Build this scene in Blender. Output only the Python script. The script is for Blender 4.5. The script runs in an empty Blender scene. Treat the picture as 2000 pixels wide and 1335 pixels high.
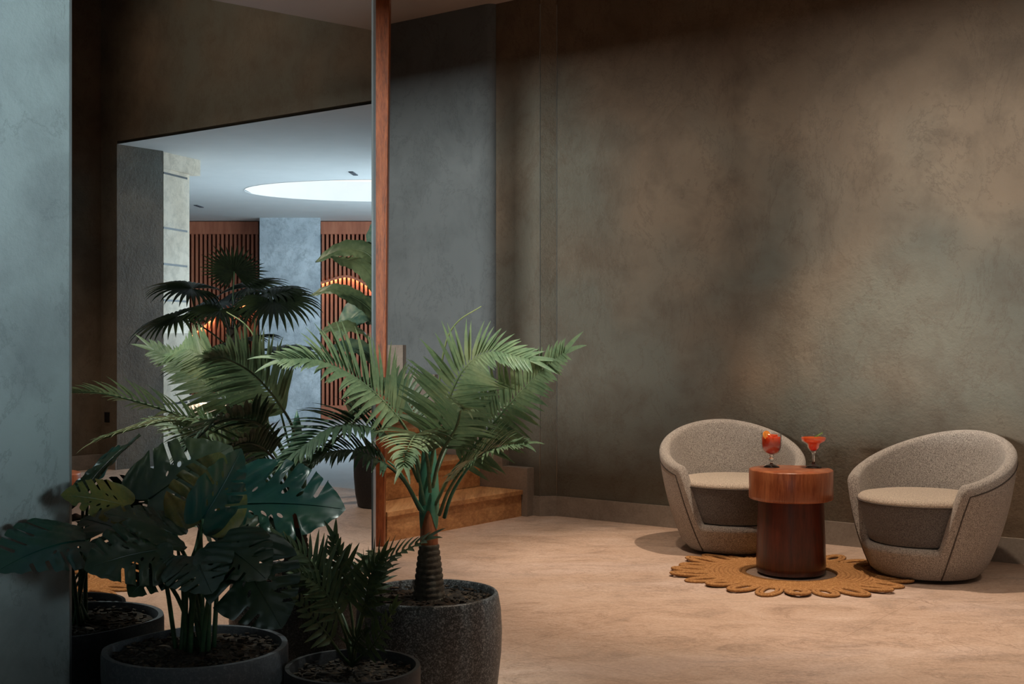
import bpy, bmesh, math, random
from mathutils import Vector, Matrix
from mathutils.geometry import delaunay_2d_cdt
random.seed(7)
PI = math.pi
SC = bpy.context.scene
COL = SC.collection
F, H = 2400.0, 1.13            # focal length in pixels of a 2000 px wide frame, eye height
MC = -2.75                     # mirror plane: A = MC

def AB(a, b, z=0.0):           # room axes: A along the dark wall, B towards it
    return Vector((.8*a+.6*b, -.6*a+.8*b, z))
def px(u, v, y):
    return Vector(((u-1000)/F*y, y, H-(v-665)/F*y))
AV, BV = Vector((.8, -.6, 0)), Vector((.6, .8, 0))
def refl(p):                   # where a thing seen in the mirror really stands
    p = Vector(p); return p - 2*(AV.dot(p)-MC)*AV
def vx(u, v, y): return refl(px(u, v, y))

# ------------------------------------------------------------------ camera, light
cam = bpy.data.cameras.new('camera'); co = bpy.data.objects.new('camera', cam); COL.objects.link(co)
co.location = (0, 0, H); co.rotation_euler = (PI/2, 0, 0)
cam.sensor_width = 36; cam.lens = 36*F/2000; cam.shift_y = -2.5/2000; cam.clip_end = 200
SC.camera = co
SC.view_settings.view_transform = 'Standard'; SC.view_settings.look = 'None'
SC.view_settings.gamma = 1; SC.view_settings.exposure = 0.0; SC.view_settings.use_curve_mapping = False
w = bpy.data.worlds.new('world'); SC.world = w; w.use_nodes = True
w.node_tree.nodes['Background'].inputs[0].default_value = (.55, .6, .62, 1)
w.node_tree.nodes['Background'].inputs[1].default_value = .05
SC.cycles.max_bounces = 10; SC.cycles.transparent_max_bounces = 16
SC.cycles.caustics_reflective = False; SC.cycles.caustics_refractive = False

def aim(o, target):
    o.rotation_euler = (Vector(target)-o.location).to_track_quat('-Z', 'Y').to_euler()
def area(name, loc, target, sx, sy, power, col, spread=180):
    l = bpy.data.lights.new(name, 'AREA'); l.shape = 'RECTANGLE'; l.size = sx; l.size_y = sy
    l.energy = power; l.color = col; l.spread = math.radians(spread)
    o = bpy.data.objects.new(name, l); COL.objects.link(o); o.location = loc; aim(o, target); return o
def spot(name, loc, target, power, col, cone=70, blend=.6, r=.04):
    l = bpy.data.lights.new(name, 'SPOT'); l.energy = power; l.color = col
    l.spot_size = math.radians(cone); l.spot_blend = blend; l.shadow_soft_size = r
    o = bpy.data.objects.new(name, l); COL.objects.link(o); o.location = loc; aim(o, target); return o
COOL = (.80, .96, 1.0); WARM = (1.0, .79, .60)
# daylight through the high window behind the camera, then two added fills
area('daylight', AB(-2.2, -13, 3.16), AB(-2.2, 6.5, 1.7), 3.4, .7, 400, (1.0, .99, .92), 60)
area('cool_fill', AB(1.5, -2.6, 1.9), AB(-2.5, 3.5, 1.0), 3.5, 1.6, 13, COOL)  # added broad dim fill inside the room, not a window
area('pier_fill', AB(3.4, .6, 1.75), AB(-2.7, .9, 1.85), 2.0, .7, 20, (.72, .95, 1.0), 28)  # added cool lamp brightening the upper pier, no window on this side
# ceiling downlights over the seats and the floor, with added wall and plant lights
TBL = Vector((1.353, 5.96, 0))
spot('overhead_spot', (1.44, 5.98, 3.3), (1.44, 5.98, 0), 290, WARM, 62, .5, .02)
spot('overhead_spot', (.15, 5.6, 3.3), (.1, 5.7, 0), 150, WARM, 70, .8)
spot('overhead_spot', (1.0, 3.9, 3.3), (1.0, 4.0, 0), 160, WARM, 75, .8)
spot('overhead_spot', (0, 6.6, 3.3), (-.2, 7.0, 0), 130, WARM, 54, .9)
spot('overhead_spot', (1.5, 3.9, 3.3), (2.35, 6.4, 1.7), 32, (1, .84, .7), 60, 1)  # unseen spot washing the right part of the dark wall
spot('header_fill', AB(2.2, 3.6, 3.9), AB(2.1, 6.5, 3.4), 120, (1, .8, .62), 66, 1)  # added warm fill, brightens the wall above the lobby opening
spot('overhead_spot', (.35, 3.1, 3.3), (-.40, 3.62, .85), 190, (.93, 1, .92), 34, .7)  # added spot that brightens the palm fronds
spot('overhead_spot', (-.1, 2.1, 3.3), (-.5, 3.1, .6), 10, (.9, 1, .96), 30, .8)  # added weak spot that lifts the monstera and parlour palm
_l = vx(560, 900, 7.4); spot('overhead_spot', (_l.x, _l.y, 3.3), (_l.x, _l.y, 0), 150, WARM, 80, .8)
_l = vx(150, 905, 9.9); spot('overhead_spot', (_l.x, _l.y, 3.3), (_l.x, _l.y, 0), 90, WARM, 60, .8)
_l = vx(70, 1135, 5.77); spot('overhead_spot', (_l.x, _l.y, 3.3), (_l.x, _l.y, 0), 150, WARM, 65, .6)
# daylight in the lobby and an added upward fill
_l = vx(1050, 520, 14.0)
area('lobby_daylight', _l, vx(500, 640, 14.5), 3.0, 2.0, 215, (.66, .86, 1.0))
_l = vx(560, 700, 13.0)
area('lobby_bounce_fill', (_l.x, _l.y, 1.2), (_l.x, _l.y, 3), 3.0, 3.0, 32, (.62, .83, 1.0))  # added unseen lamp standing in for floor bounce onto the ceiling

# ------------------------------------------------------------------ materials
def S(r, g, b):
    return tuple(((c/255/12.92) if c/255 <= .04045 else ((c/255+.055)/1.055)**2.4) for c in (r, g, b))+(1,)
class NT:
    def __init__(s, name):
        s.m = bpy.data.materials.new(name); s.m.use_nodes = True; s.t = s.m.node_tree
        s.b = s.t.nodes['Principled BSDF']; s.out = s.t.nodes['Material Output']
    def n(s, kind, **kw):
        nd = s.t.nodes.new(kind)
        for k, v in kw.items():
            if k in nd.inputs: nd.inputs[k].default_value = v
            else: setattr(nd, k, v)
        return nd
    def l(s, a, b): s.t.links.new(a, b)
    def coord(s, scale=(1, 1, 1), rot=(0, 0, 0), kind='Object'):
        tc = s.n('ShaderNodeTexCoord'); mp = s.n('ShaderNodeMapping')
        mp.inputs['Scale'].default_value = scale; mp.inputs['Rotation'].default_value = rot
        s.l(tc.outputs[kind], mp.inputs[0]); return mp.outputs[0]
    def noise(s, co, scale, detail=4, rough=.55, dist=0):
        n = s.n('ShaderNodeTexNoise'); n.inputs['Scale'].default_value = scale; n.inputs['Detail'].default_value = detail
        n.inputs['Roughness'].default_value = rough; n.inputs['Distortion'].default_value = dist
        s.l(co, n.inputs['Vector']); return n.outputs['Fac']
    def ramp(s, fac, stops):
        r = s.n('ShaderNodeValToRGB'); e = r.color_ramp.elements
        e[0].position, e[0].color = stops[0]; e[1].position, e[1].color = stops[-1]
        for p, c in stops[1:-1]:
            x = e.new(p); x.color = c
        s.l(fac, r.inputs[0]); return r.outputs[0]
    def mix(s, fac, a, b, mode='MIX'):
        m = s.n('ShaderNodeMix', data_type='RGBA', blend_type=mode)
        for k, v in ((0, fac), (6, a), (7, b)):
            if hasattr(v, 'is_linked') or hasattr(v, 'links'): s.l(v, m.inputs[k])
            else: m.inputs[k].default_value = v
        return m.outputs[2]
    def bump(s, h, strength=.3, dist=.01):
        b = s.n('ShaderNodeBump'); b.inputs['Strength'].default_value = strength; b.inputs['Distance'].default_value = dist
        s.l(h, b.inputs['Height']); s.l(b.outputs[0], s.b.inputs['Normal'])
    def base(s, c):
        if hasattr(c, 'links'): s.l(c, s.b.inputs['Base Color'])
        else: s.b.inputs['Base Color'].default_value = c
    def rough(s, v): s.b.inputs['Roughness'].default_value = v
    def spec(s, v): s.b.inputs['Specular IOR Level'].default_value = v

def m_cement(name, c1, c2, rough=.55, bs=.25, scale=1.1, c3=None):
    bs *= 1.6
    t = NT(name); co = t.coord()
    a = t.noise(co, scale, 5, .55, .25); b = t.noise(co, scale*4.5, 8, .65, .3); h = t.noise(t.coord((1, 1, 1), (.5, .2, 1)), scale*.8, 3, .5, .2)
    col = t.ramp(a, [(.34, c1), (.66, c2)])
    if c3: col = t.mix(t.ramp(h, [(.44, (0, 0, 0, 1)), (.60, (1, 1, 1, 1))]), col, c3)
    d = tuple(x*.55 for x in c1[:3])+(1,)
    col = t.mix(t.ramp(b, [(.30, (.55, .55, .55, 1)), (.55, (0, 0, 0, 1))]), col, d)
    st = t.noise(t.coord((1, 1, .6), (.3, .1, .4)), 2.6, 12, .72, .5)
    marks = t.ramp(st, [(.488, (0, 0, 0, 1)), (.5, (.45, .45, .45, 1)), (.512, (0, 0, 0, 1))])
    col = t.mix(marks, col, d)
    t.base(col); t.rough(rough); t.spec(.35)
    fine = t.noise(co, 38, 6, .7)
    sm = t.n('ShaderNodeMath', operation='ADD'); t.l(st, sm.inputs[0]); t.l(fine, sm.inputs[1])
    t.bump(sm.outputs[0], bs, .012); return t.m
def m_plain(name, c, rough=.5, metal=0, spec=.5, noise=0, scale=30, bump=0):
    t = NT(name); t.rough(rough); t.spec(spec); t.b.inputs['Metallic'].default_value = metal
    co = t.coord(); n = t.noise(co, scale, 5)
    d = tuple(x*(1-noise) for x in c[:3])+(1,); e = tuple(min(1, x*(1+noise)) for x in c[:3])+(1,)
    t.base(t.ramp(n, [(.3, d), (.7, e)]))
    if bump: t.bump(n, bump, .005)
    return t.m
def m_wood(name, c1, c2, c3, axis='Z', scale=1, rough=.4, rings=6):
    t = NT(name)
    sc = {'Z': (5, 5, .55), 'B': (5, 5, 5)}[axis] if axis != 'BX' else (1, 1, 1)
    if axis == 'B': co = t.coord((5*scale, .35*scale, 5*scale), (0, 0, -math.atan2(-.6, .8)-0) if False else (0, 0, math.radians(36.87)))
    else: co = t.coord(tuple(x*scale for x in sc))
    n = t.noise(co, rings*.3, 6, .6, .8); g = t.noise(co, rings*2.5, 8, .7, .3)
    col = t.ramp(n, [(.3, c1), (.5, c2), (.7, c3)])
    col = t.mix(.4, col, t.ramp(g, [(.35, c1), (.65, c3)]))
    t.base(col); t.rough(rough); t.bump(g, .15, .003); return t.m
def m_leaf(name, c1, c2, c3, rough=.45, scale=5):
    t = NT(name); co = t.coord()
    n = t.noise(co, scale, 3, .5); g = t.noise(co, scale*14, 3, .5)
    col = t.ramp(n, [(.3, c1), (.52, c2), (.72, c3)])
    col = t.mix(.25, col, t.ramp(g, [(.3, c1), (.7, c3)]))
    t.base(col); t.rough(rough); t.spec(.45)
    tr = t.n('ShaderNodeBsdfTranslucent'); t.l(col, tr.inputs[0])
    mx = t.n('ShaderNodeMixShader'); mx.inputs[0].default_value = .18
    t.l(t.b.outputs[0], mx.inputs[1]); t.l(tr.outputs[0], mx.inputs[2]); t.l(mx.outputs[0], t.out.inputs[0]); return t.m
def m_emit(name, c, s):
    t = NT(name); e = t.n('ShaderNodeEmission'); e.inputs[0].default_value = c; e.inputs[1].default_value = s
    t.l(e.outputs[0], t.out.inputs[0]); return t.m
def m_fabric(name, c1, c2, scale=420):
    t = NT(name); co = t.coord()
    v = t.n('ShaderNodeTexVoronoi'); v.inputs['Scale'].default_value = scale; t.l(co, v.inputs['Vector'])
    n = t.noise(co, scale*.55, 3, .8)
    t.base(t.ramp(n, [(.36, c1), (.64, c2)])); t.rough(.95); t.spec(.15)
    t.b.inputs['Sheen Weight'].default_value = .25
    t.bump(v.outputs['Distance'], .5, .003); return t.m
def m_floor():
    t = NT('stone_floor'); rot = (0, 0, math.radians(36.87))
    co = t.coord((1, 1, 1), rot)
    n = t.noise(t.coord((.55, 1.5, 1), rot), .9, 6, .55, .5); g = t.noise(t.coord((1.5, 2.6, 1), rot), 2.0, 13, .74, .9); f = t.noise(co, 60, 5, .8)
    col = t.ramp(n, [(.35, S(182, 148, 124)), (.5, S(204, 176, 158)), (.64, S(222, 206, 204))])
    col = t.mix(.55, col, t.ramp(g, [(.34, S(96, 72, 56)), (.48, S(198, 166, 144)), (.68, S(230, 208, 194))]))
    col = t.mix(.36, col, t.ramp(f, [(.32, S(112, 94, 80)), (.68, S(216, 202, 190))]))
    v = t.ramp(t.noise(t.coord((1, 2.2, 1), rot), 1.6, 12, .72, 1.0), [(.490, (0, 0, 0, 1)), (.5, (.55, .55, .55, 1)), (.510, (0, 0, 0, 1))])
    col = t.mix(v, col, S(122, 98, 80))
    br = t.n('ShaderNodeTexBrick'); br.offset = .5
    for k, x in (('Scale', 1), ('Mortar Size', .002), ('Brick Width', 1.8), ('Row Height', .9), ('Mortar Smooth', .3)): br.inputs[k].default_value = x
    br.inputs['Color1'].default_value = br.inputs['Color2'].default_value = (0, 0, 0, 1); br.inputs['Mortar'].default_value = (.5, .5, .5, 1)
    t.l(t.coord((1, 1, 1), rot), br.inputs['Vector'])
    col = t.mix(br.outputs[0], col, S(130, 108, 92))
    t.base(col); t.rough(.45); t.spec(.35); t.bump(g, .12, .01); return t.m
def m_speckle(name, c, c2, scale=260, rough=.45):
    t = NT(name); co = t.coord(); n = t.noise(co, scale, 2, .9); k = t.noise(co, scale*.4, 3, .8)
    a = t.ramp(n, [(.5, c), (.68, c2)]); b = t.ramp(k, [(.52, c), (.72, c2)])
    t.base(t.mix(.4, a, b)); t.rough(rough); t.bump(n, .2, .002); return t.m
def m_tile_grain(name, c1, c2, scale=6):
    t = NT(name); co = t.coord(); n = t.noise(co, scale, 9, .75, .8); g = t.noise(co, 70, 4, .8)
    t.base(t.mix(.35, t.ramp(n, [(.3, c1), (.7, c2)]), t.ramp(g, [(.35, c1), (.65, c2)]))); t.rough(.6); return t.m
def m_glass():
    t = NT('clear_glass'); gl = t.n('ShaderNodeBsdfGlossy'); gl.inputs['Roughness'].default_value = .03
    tr = t.n('ShaderNodeBsdfTransparent'); tr.inputs[0].default_value = (.97, .985, .99, 1)
    lw = t.n('ShaderNodeLayerWeight'); pw = t.n('ShaderNodeMath', operation='POWER'); pw.inputs[1].default_value = 3.0; t.l(lw.outputs['Facing'], pw.inputs[0])
    ad = t.n('ShaderNodeMath', operation='MULTIPLY_ADD'); ad.inputs[1].default_value = .8; ad.inputs[2].default_value = .09; t.l(pw.outputs[0], ad.inputs[0])
    mx = t.n('ShaderNodeMixShader'); t.l(ad.outputs[0], mx.inputs[0]); t.l(tr.outputs[0], mx.inputs[1]); t.l(gl.outputs[0], mx.inputs[2])
    t.l(mx.outputs[0], t.out.inputs[0]); return t.m
def m_drink(name, c_low, c_high, z0, z1):
    t = NT(name); tc = t.n('ShaderNodeTexCoord'); sp = t.n('ShaderNodeSeparateXYZ'); t.l(tc.outputs['Object'], sp.inputs[0])
    mr = t.n('ShaderNodeMapRange'); mr.inputs[1].default_value = z0; mr.inputs[2].default_value = z1; t.l(sp.outputs[2], mr.inputs[0])
    n = t.noise(tc.outputs['Object'], 90, 3, .6)
    ad = t.n('ShaderNodeMath', operation='MULTIPLY_ADD'); ad.inputs[1].default_value = .5; t.l(n, ad.inputs[0])
    sb = t.n('ShaderNodeMath', operation='SUBTRACT'); sb.inputs[1].default_value = .25; t.l(mr.outputs[0], sb.inputs[0]); t.l(sb.outputs[0], ad.inputs[2])
    col = t.ramp(ad.outputs[0], [(.2, c_low), (.85, c_high)])
    di = t.n('ShaderNodeBsdfDiffuse'); tl = t.n('ShaderNodeBsdfTranslucent'); tp = t.n('ShaderNodeBsdfTransparent'); gs = t.n('ShaderNodeBsdfGlossy'); gs.inputs['Roughness'].default_value = .05
    for x in (di, tl): t.l(col, x.inputs[0])
    t.l(t.mix(.45, col, (1, 1, 1, 1)), tp.inputs[0])
    prev = None
    for f, x, y in ((.5, di, tl), (.28, None, tp), (.05, None, gs)):
        m = t.n('ShaderNodeMixShader'); m.inputs[0].default_value = f
        t.l((x or prev).outputs[0], m.inputs[1]); t.l(y.outputs[0], m.inputs[2]); prev = m
    t.l(prev.outputs[0], t.out.inputs[0]); return t.m
M = {
 'wall': m_cement('olive_microcement', S(104, 88, 72), S(128, 112, 94), .55, .35, .9, S(98, 96, 86)),
 'wall_blue': m_cement('blue_grey_plaster', S(100, 108, 112), S(110, 117, 120), .8, .06, .5),
 'pier': m_cement('grey_microcement', S(112, 118, 120), S(134, 142, 142), .5, .2, 1.0),
 'concrete': m_cement('pale_concrete', S(168, 176, 182), S(208, 214, 218), .6, .3, 2.2),
 'white': m_plain('white_plaster', S(214, 212, 208), .8, 0, .3, .03, 3),
 'cream': m_cement('cream_render', S(222, 204, 180), S(240, 226, 206), .7, .1, 2),
 'ceil': m_plain('ceiling_paint', S(196, 186, 182), .85, 0, .3, .03, 2),
 'dark_ceil': m_plain('dark_ceiling_paint', S(60, 52, 48), .8, 0, .3, .03, 2),
 'floor': m_floor(),
 'lobby_floor': m_tile_grain('lobby_stone', S(160, 164, 168), S(180, 184, 188), 2),
 'stone': m_tile_grain('skirting_stone', S(116, 108, 100), S(160, 150, 140)),
 'oak': m_wood('oak_steps', S(132, 84, 50), S(202, 146, 96), S(236, 188, 134), 'B', .8, .45, 6),
 'post': m_wood('reddish_post_wood', S(52, 24, 14), S(136, 66, 32), S(184, 108, 62), 'Z', 3, .35, 6),
 'slat': m_wood('slat_wood', S(150, 84, 60), S(178, 104, 76), S(198, 126, 94), 'Z', 1, .5, 3),
 'slat_dark': m_plain('slat_backing', S(44, 26, 20), .8, 0, .2, .1, 10),
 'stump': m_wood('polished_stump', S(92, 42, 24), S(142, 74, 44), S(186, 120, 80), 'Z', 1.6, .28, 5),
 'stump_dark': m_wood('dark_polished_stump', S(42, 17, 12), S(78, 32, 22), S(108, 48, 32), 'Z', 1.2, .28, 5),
 'metal': m_plain('brushed_steel', S(186, 192, 194), .3, 1, .5, .02, 20),
 'black': m_plain('black_plastic', S(22, 20, 20), .4, 0, .4, .05),
 'fabric': m_fabric('boucle_fabric', S(96, 90, 85), S(200, 192, 184)),
 'fabric_lit': m_fabric('boucle_fabric_lit_top', S(132, 120, 108), S(222, 208, 192)),  # same cloth as the shell, light on the seat top put into its colour
 'fabric_shaded': m_fabric('boucle_fabric_shaded_side', S(62, 62, 63), S(128, 126, 126)),  # same cloth again, shade on the seat side put into its colour
 'piping': m_plain('dark_piping', S(84, 78, 74), .9, 0, .1, .1),
 'jute': m_speckle('jute_braid', S(150, 104, 58), S(216, 168, 110), 150, .95),
 'granite': m_speckle('speckled_granite', S(44, 46, 48), S(170, 172, 174), 200),
 'pot_grey': m_speckle('slate_grey_pot', S(66, 70, 76), S(96, 100, 106), 120, .6),
 'pot_dark': m_speckle('charcoal_pot', S(32, 32, 34), S(60, 60, 62), 120, .6),
 'soil': m_speckle('bark_mulch', S(26, 20, 14), S(84, 64, 44), 60, .95),
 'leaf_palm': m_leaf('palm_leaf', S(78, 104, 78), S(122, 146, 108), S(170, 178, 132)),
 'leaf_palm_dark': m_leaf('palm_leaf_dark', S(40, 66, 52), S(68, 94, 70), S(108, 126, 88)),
 'leaf_small': m_leaf('parlour_leaf', S(36, 56, 40), S(60, 80, 54), S(112, 118, 66)),
 'leaf_mon': m_leaf('monstera_leaf', S(12, 34, 26), S(22, 46, 32), S(52, 62, 32), .35, 4),
 'leaf_mon2': m_leaf('monstera_leaf_teal', S(8, 40, 38), S(16, 62, 58), S(38, 70, 44), .28, 4),
 'leaf_mon3': m_leaf('monstera_leaf_olive', S(36, 60, 30), S(84, 88, 40), S(128, 104, 44), .4, 9),
 'stem': m_leaf('green_stem', S(44, 76, 54), S(66, 98, 68), S(96, 118, 78), .5, 8),
 'rachis': m_leaf('pale_rachis', S(112, 132, 84), S(138, 152, 100), S(160, 164, 112), .5, 8),
 'shaft': m_leaf('teal_crownshaft', S(40, 116, 102), S(84, 146, 120), S(120, 152, 112), .4, 7),
 'trunk_brown': m_wood('orange_brown_sheath', S(110, 56, 32), S(160, 88, 52), S(196, 124, 80), 'Z', 5, .5, 6),
 'trunk': m_plain('ringed_grey_trunk', S(92, 86, 78), .85, 0, .2, .3, 60, .6),
 'glass': m_glass(),
 'red': m_drink('red_drink', S(190, 8, 4), S(255, 92, 28), .068, .155),
 'orange': m_drink('coral_drink', S(240, 24, 10), S(255, 120, 50), .085, .15),
 'fruit': m_plain('orange_slice', S(244, 150, 60), .4, 0, .4, .15, 60),
 'herb': m_plain('green_sprig', S(120, 160, 70), .5, 0, .4, .2, 60),
 'glow': m_emit('warm_light_strip', (1, .68, .38, 1), 34),
 'glow2': m_emit('counter_light_strip', (1, .72, .5, 1), 18),
 'ring': m_emit('ceiling_ring_light', (1, .93, .86, 1), 1.35),
 'banana': m_leaf('banana_leaf', S(40, 62, 46), S(70, 92, 66), S(120, 138, 100), .4, 3),
 'banana2': m_leaf('banana_leaf_teal', S(44, 84, 90), S(84, 116, 100), S(160, 176, 134), .4, 3),
 'fan': m_leaf('fan_palm_leaf', S(14, 24, 16), S(24, 38, 24), S(64, 78, 46), .5, 3),
}
tg = NT('solid_glass'); tg.base((1, 1, 1, 1)); tg.rough(.02); tg.b.inputs['Transmission Weight'].default_value = 1; tg.b.inputs['IOR'].default_value = 1.5; M['solid_glass'] = tg.m
tm = NT('mirror_silver'); tm.base((.84, .86, .86, 1)); tm.b.inputs['Metallic'].default_value = 1; tm.rough(0.0); M['mirror'] = tm.m

# ------------------------------------------------------------------ object helpers
def mesh_obj(name, bm, mat, parent=None, local=False, smooth=True, auto=None, recalc=True):
    if recalc: bmesh.ops.recalc_face_normals(bm, faces=bm.faces)
    if parent is not None and not local and parent.name.startswith('potted'):   # foliage bends where it meets the mirror
        for v in bm.verts:
            a = AV.dot(v.co); lim = MC+.035
            if a < lim+.06: v.co += AV*((lim+.06*math.exp((a-lim-.06)/.06))-a)
    if parent is not None and not local:
        bmesh.ops.translate(bm, verts=bm.verts, vec=-parent.location)
    me = bpy.data.meshes.new(name); bm.to_mesh(me); bm.free()
    for m in (mat if isinstance(mat, (list, tuple)) else [mat]): me.materials.append(m)
    if smooth:
        for p in me.polygons: p.use_smooth = True
        if auto is not None:
            try: me.set_sharp_from_angle(angle=math.radians(auto))
            except Exception: pass
    o = bpy.data.objects.new(name, me); COL.objects.link(o)
    if parent is not None: o.parent = parent
    return o
def thing(name, label, cat, loc=(0, 0, 0), rz=0, group=None):
    o = bpy.data.objects.new(name, None); COL.objects.link(o); o.location = loc; o.rotation_euler = (0, 0, rz)
    o.empty_display_size = .1; return tag(o, label, cat, group)
def tag(o, label, cat, group=None):
    o['label'] = label; o['category'] = cat
    if group: o['group'] = group
    return o
def struct(name, bm, mat, **k):
    o = mesh_obj(name, bm, mat, **k); o['kind'] = 'structure'; return o
def prism(bm, pts, z0, z1):
    lo = [bm.verts.new((p[0], p[1], z0)) for p in pts]; hi = [bm.verts.new((p[0], p[1], z1)) for p in pts]
    n = len(pts); bm.faces.new(lo[::-1]); bm.faces.new(hi)
    for i in range(n): bm.faces.new((lo[i], lo[(i+1) % n], hi[(i+1) % n], hi[i]))
def ab_box(bm, a0, a1, b0, b1, z0, z1):
    prism(bm, [AB(a0, b0), AB(a1, b0), AB(a1, b1), AB(a0, b1)], z0, z1)
def box(bm, c, s, rz=0):
    m = Matrix.Translation(c) @ Matrix.Rotation(rz, 4, 'Z') @ Matrix.Diagonal((s[0], s[1], s[2], 1))
    bmesh.ops.create_cube(bm, size=1, matrix=m)
def bevel(bm, w, seg=2):
    bmesh.ops.bevel(bm, geom=[e for e in bm.edges], offset=w, segments=seg, affect='EDGES', profile=.5)
def lathe(bm, prof, n=64, cx=0, cy=0, cz=0, wob=None):
    rings = []
    for r, z in prof:
        if r < 1e-5: rings.append([bm.verts.new((cx, cy, cz+z))]); continue
        rings.append([bm.verts.new((cx+(r*(wob(2*PI*i/n) if wob else 1))*math.cos(2*PI*i/n), cy+(r*(wob(2*PI*i/n) if wob else 1))*math.sin(2*PI*i/n), cz+z)) for i in range(n)])
    for a, b in zip(rings, rings[1:]):
        for i in range(n):
            j = (i+1) % n
            if len(a) == 1 and len(b) == 1: continue
            if len(a) == 1: bm.faces.new((a[0], b[i], b[j]))
            elif len(b) == 1: bm.faces.new((a[i], a[j], b[0]))
            else: bm.faces.new((a[i], a[j], b[j], b[i]))
def catmull(pts, n):
    P = [Vector(p) for p in pts]; P = [2*P[0]-P[1]]+P+[2*P[-1]-P[-2]]; out = []
    segs = len(P)-3
    for k in range(n+1):
        t = k/n*segs; i = min(int(t), segs-1); f = t-i; a, b, c, d = P[i:i+4]
        out.append(.5*((2*b)+(c-a)*f+(2*a-5*b+4*c-d)*f*f+(3*b-a-3*c+d)*f**3))
    return out
def tube(bm, pts, rad, n=8, closed=False, caps=True):
    rings = []; L = len(pts); up = Vector((0, 0, 1)); prev = None
    for i, p in enumerate(pts):
        q = pts[(i+1) % L] if (closed or i < L-1) else p; o = pts[i-1] if (closed or i > 0) else p
        t = (q-o).normalized()
        s = prev - t*prev.dot(t) if prev is not None else (t.cross(up) if abs(t.z) < .95 else t.cross(Vector((1, 0, 0))))
        s.normalize(); prev = s; v = t.cross(s)
        r = rad(i/(L-1)) if callable(rad) else rad
        rings.append([bm.verts.new(p+r*(math.cos(2*PI*k/n)*s+math.sin(2*PI*k/n)*v)) for k in range(n)])
    for i in range(L if closed else L-1):
        a, b = rings[i], rings[(i+1) % L]
        for k in range(n): bm.faces.new((a[k], a[(k+1) % n], b[(k+1) % n], b[k]))
    if caps and not closed: bm.faces.new(rings[0][::-1]); bm.faces.new(rings[-1])

# ------------------------------------------------------------------ the setting
WB = 6.53; ZC = 3.36; ZH = 4.4
bm = bmesh.new(); prism(bm, [AB(-9, -3.3), AB(4.3, -3.3), AB(4.3, WB+.25), AB(-9, WB+.25)], -.15, 0)
struct('floor', bm, M['floor'], smooth=False)
bm = bmesh.new(); ab_box(bm, -4.551, -.15, WB, 7.02, 0, ZH); ab_box(bm, -.15, 3.72, WB, 7.02, 2.875, ZH); ab_box(bm, 3.72, 4.4, WB, 7.02, 0, ZH)
struct('wall_back', bm, M['wall'], smooth=False)
bm = bmesh.new(); prism(bm, [AB(-4.97, 6.45), AB(-4.61, 6.45), AB(-4.535, WB+.001), AB(-4.535, 6.9), AB(-4.97, 6.9)], 0, ZH); struct('wall_pilaster', bm, M['wall'], smooth=False)
bm = bmesh.new()
pts = [AB(-9, 6.9), AB(-9, 6.41)] + [AB(-5.03+.06*math.sin(t*PI/16), 6.47-.06*math.cos(t*PI/16)) for t in range(9)] + [AB(-4.97, 6.9)]
prism(bm, pts, 0, ZH); struct('wall_stair', bm, M['wall_blue'], smooth=True, auto=40)
bm = bmesh.new(); ab_box(bm, 3.95, 4.3, -3.3, WB, 0, ZH); struct('wall_right', bm, M['wall'], smooth=False)
bm = bmesh.new(); ab_box(bm, -9.3, -9, -3.3, 6.9, 0, ZH); struct('wall_left', bm, M['wall'], smooth=False)
bm = bmesh.new()   # wall behind the camera with a long high window
ab_box(bm, -9, 4.3, -3.3, -3.0, 0, 1.85); ab_box(bm, -9, 4.3, -3.3, -3.0, 2.9, ZH); ab_box(bm, -9, -6.5, -3.3, -3.0, 1.85, 2.9); ab_box(bm, .3, 4.3, -3.3, -3.0, 1.85, 2.9)
struct('wall_front', bm, M['wall'], smooth=False)
bm = bmesh.new()
prism(bm, [AB(-9, -3.0), AB(3.07, -3.0), AB(.88, 5.35), AB(.588, WB), AB(-4.5, WB), AB(-9, WB-.1)], ZC, ZC+.25)
struct('ceiling', bm, M['ceil'], smooth=False)
bm = bmesh.new(); ab_box(bm, -9.3, 4.4, -3.3, 7.0, ZH, ZH+.1); struct('ceiling_upper', bm, M['dark_ceil'], smooth=False)
# skirting
bm = bmesh.new(); ab_box(bm, -4.53, -.15, WB-.015, WB+.01, 0, .128); ab_box(bm, 3.72, 3.95, WB-.015, WB+.01, 0, .128)
struct('baseboard_back', bm, M['stone'], smooth=False)
bm = bmesh.new(); ab_box(bm, 3.93, 3.96, -3, WB, 0, .128); struct('baseboard_right', bm, M['stone'], smooth=False)
bm = bmesh.new(); prism(bm, [AB(-4.69, 6.435), AB(-4.605, 6.435), AB(-4.52, WB-.01), AB(-4.52, WB+.02), AB(-4.69, 6.5)], 0, .128)
struct('baseboard_pilaster', bm, M['stone'], smooth=False)
# stepped stone skirting beside the stair
bm = bmesh.new(); lv = [(-4.66, .311), (-4.86, .50), (-5.15, .70), (-5.44, .90), (-5.73, 1.10), (-6.02, 1.30), (-6.31, 1.5), (-6.6, 1.7)]
for i, (a, z) in enumerate(lv[:-1]):
    ab_box(bm, lv[i+1][0], a, 6.375, 6.46, 0, z)
struct('trim_1', bm, M['stone'], smooth=False)
bm = bmesh.new(); ab_box(bm, -4.612, -4.608, 6.448, 6.452, .13, 3.3); ab_box(bm, -4.535, -4.531, WB-.003, WB+.001, .13, 3.3)
struct('trim_2', bm, M['metal'], smooth=False)

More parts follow.
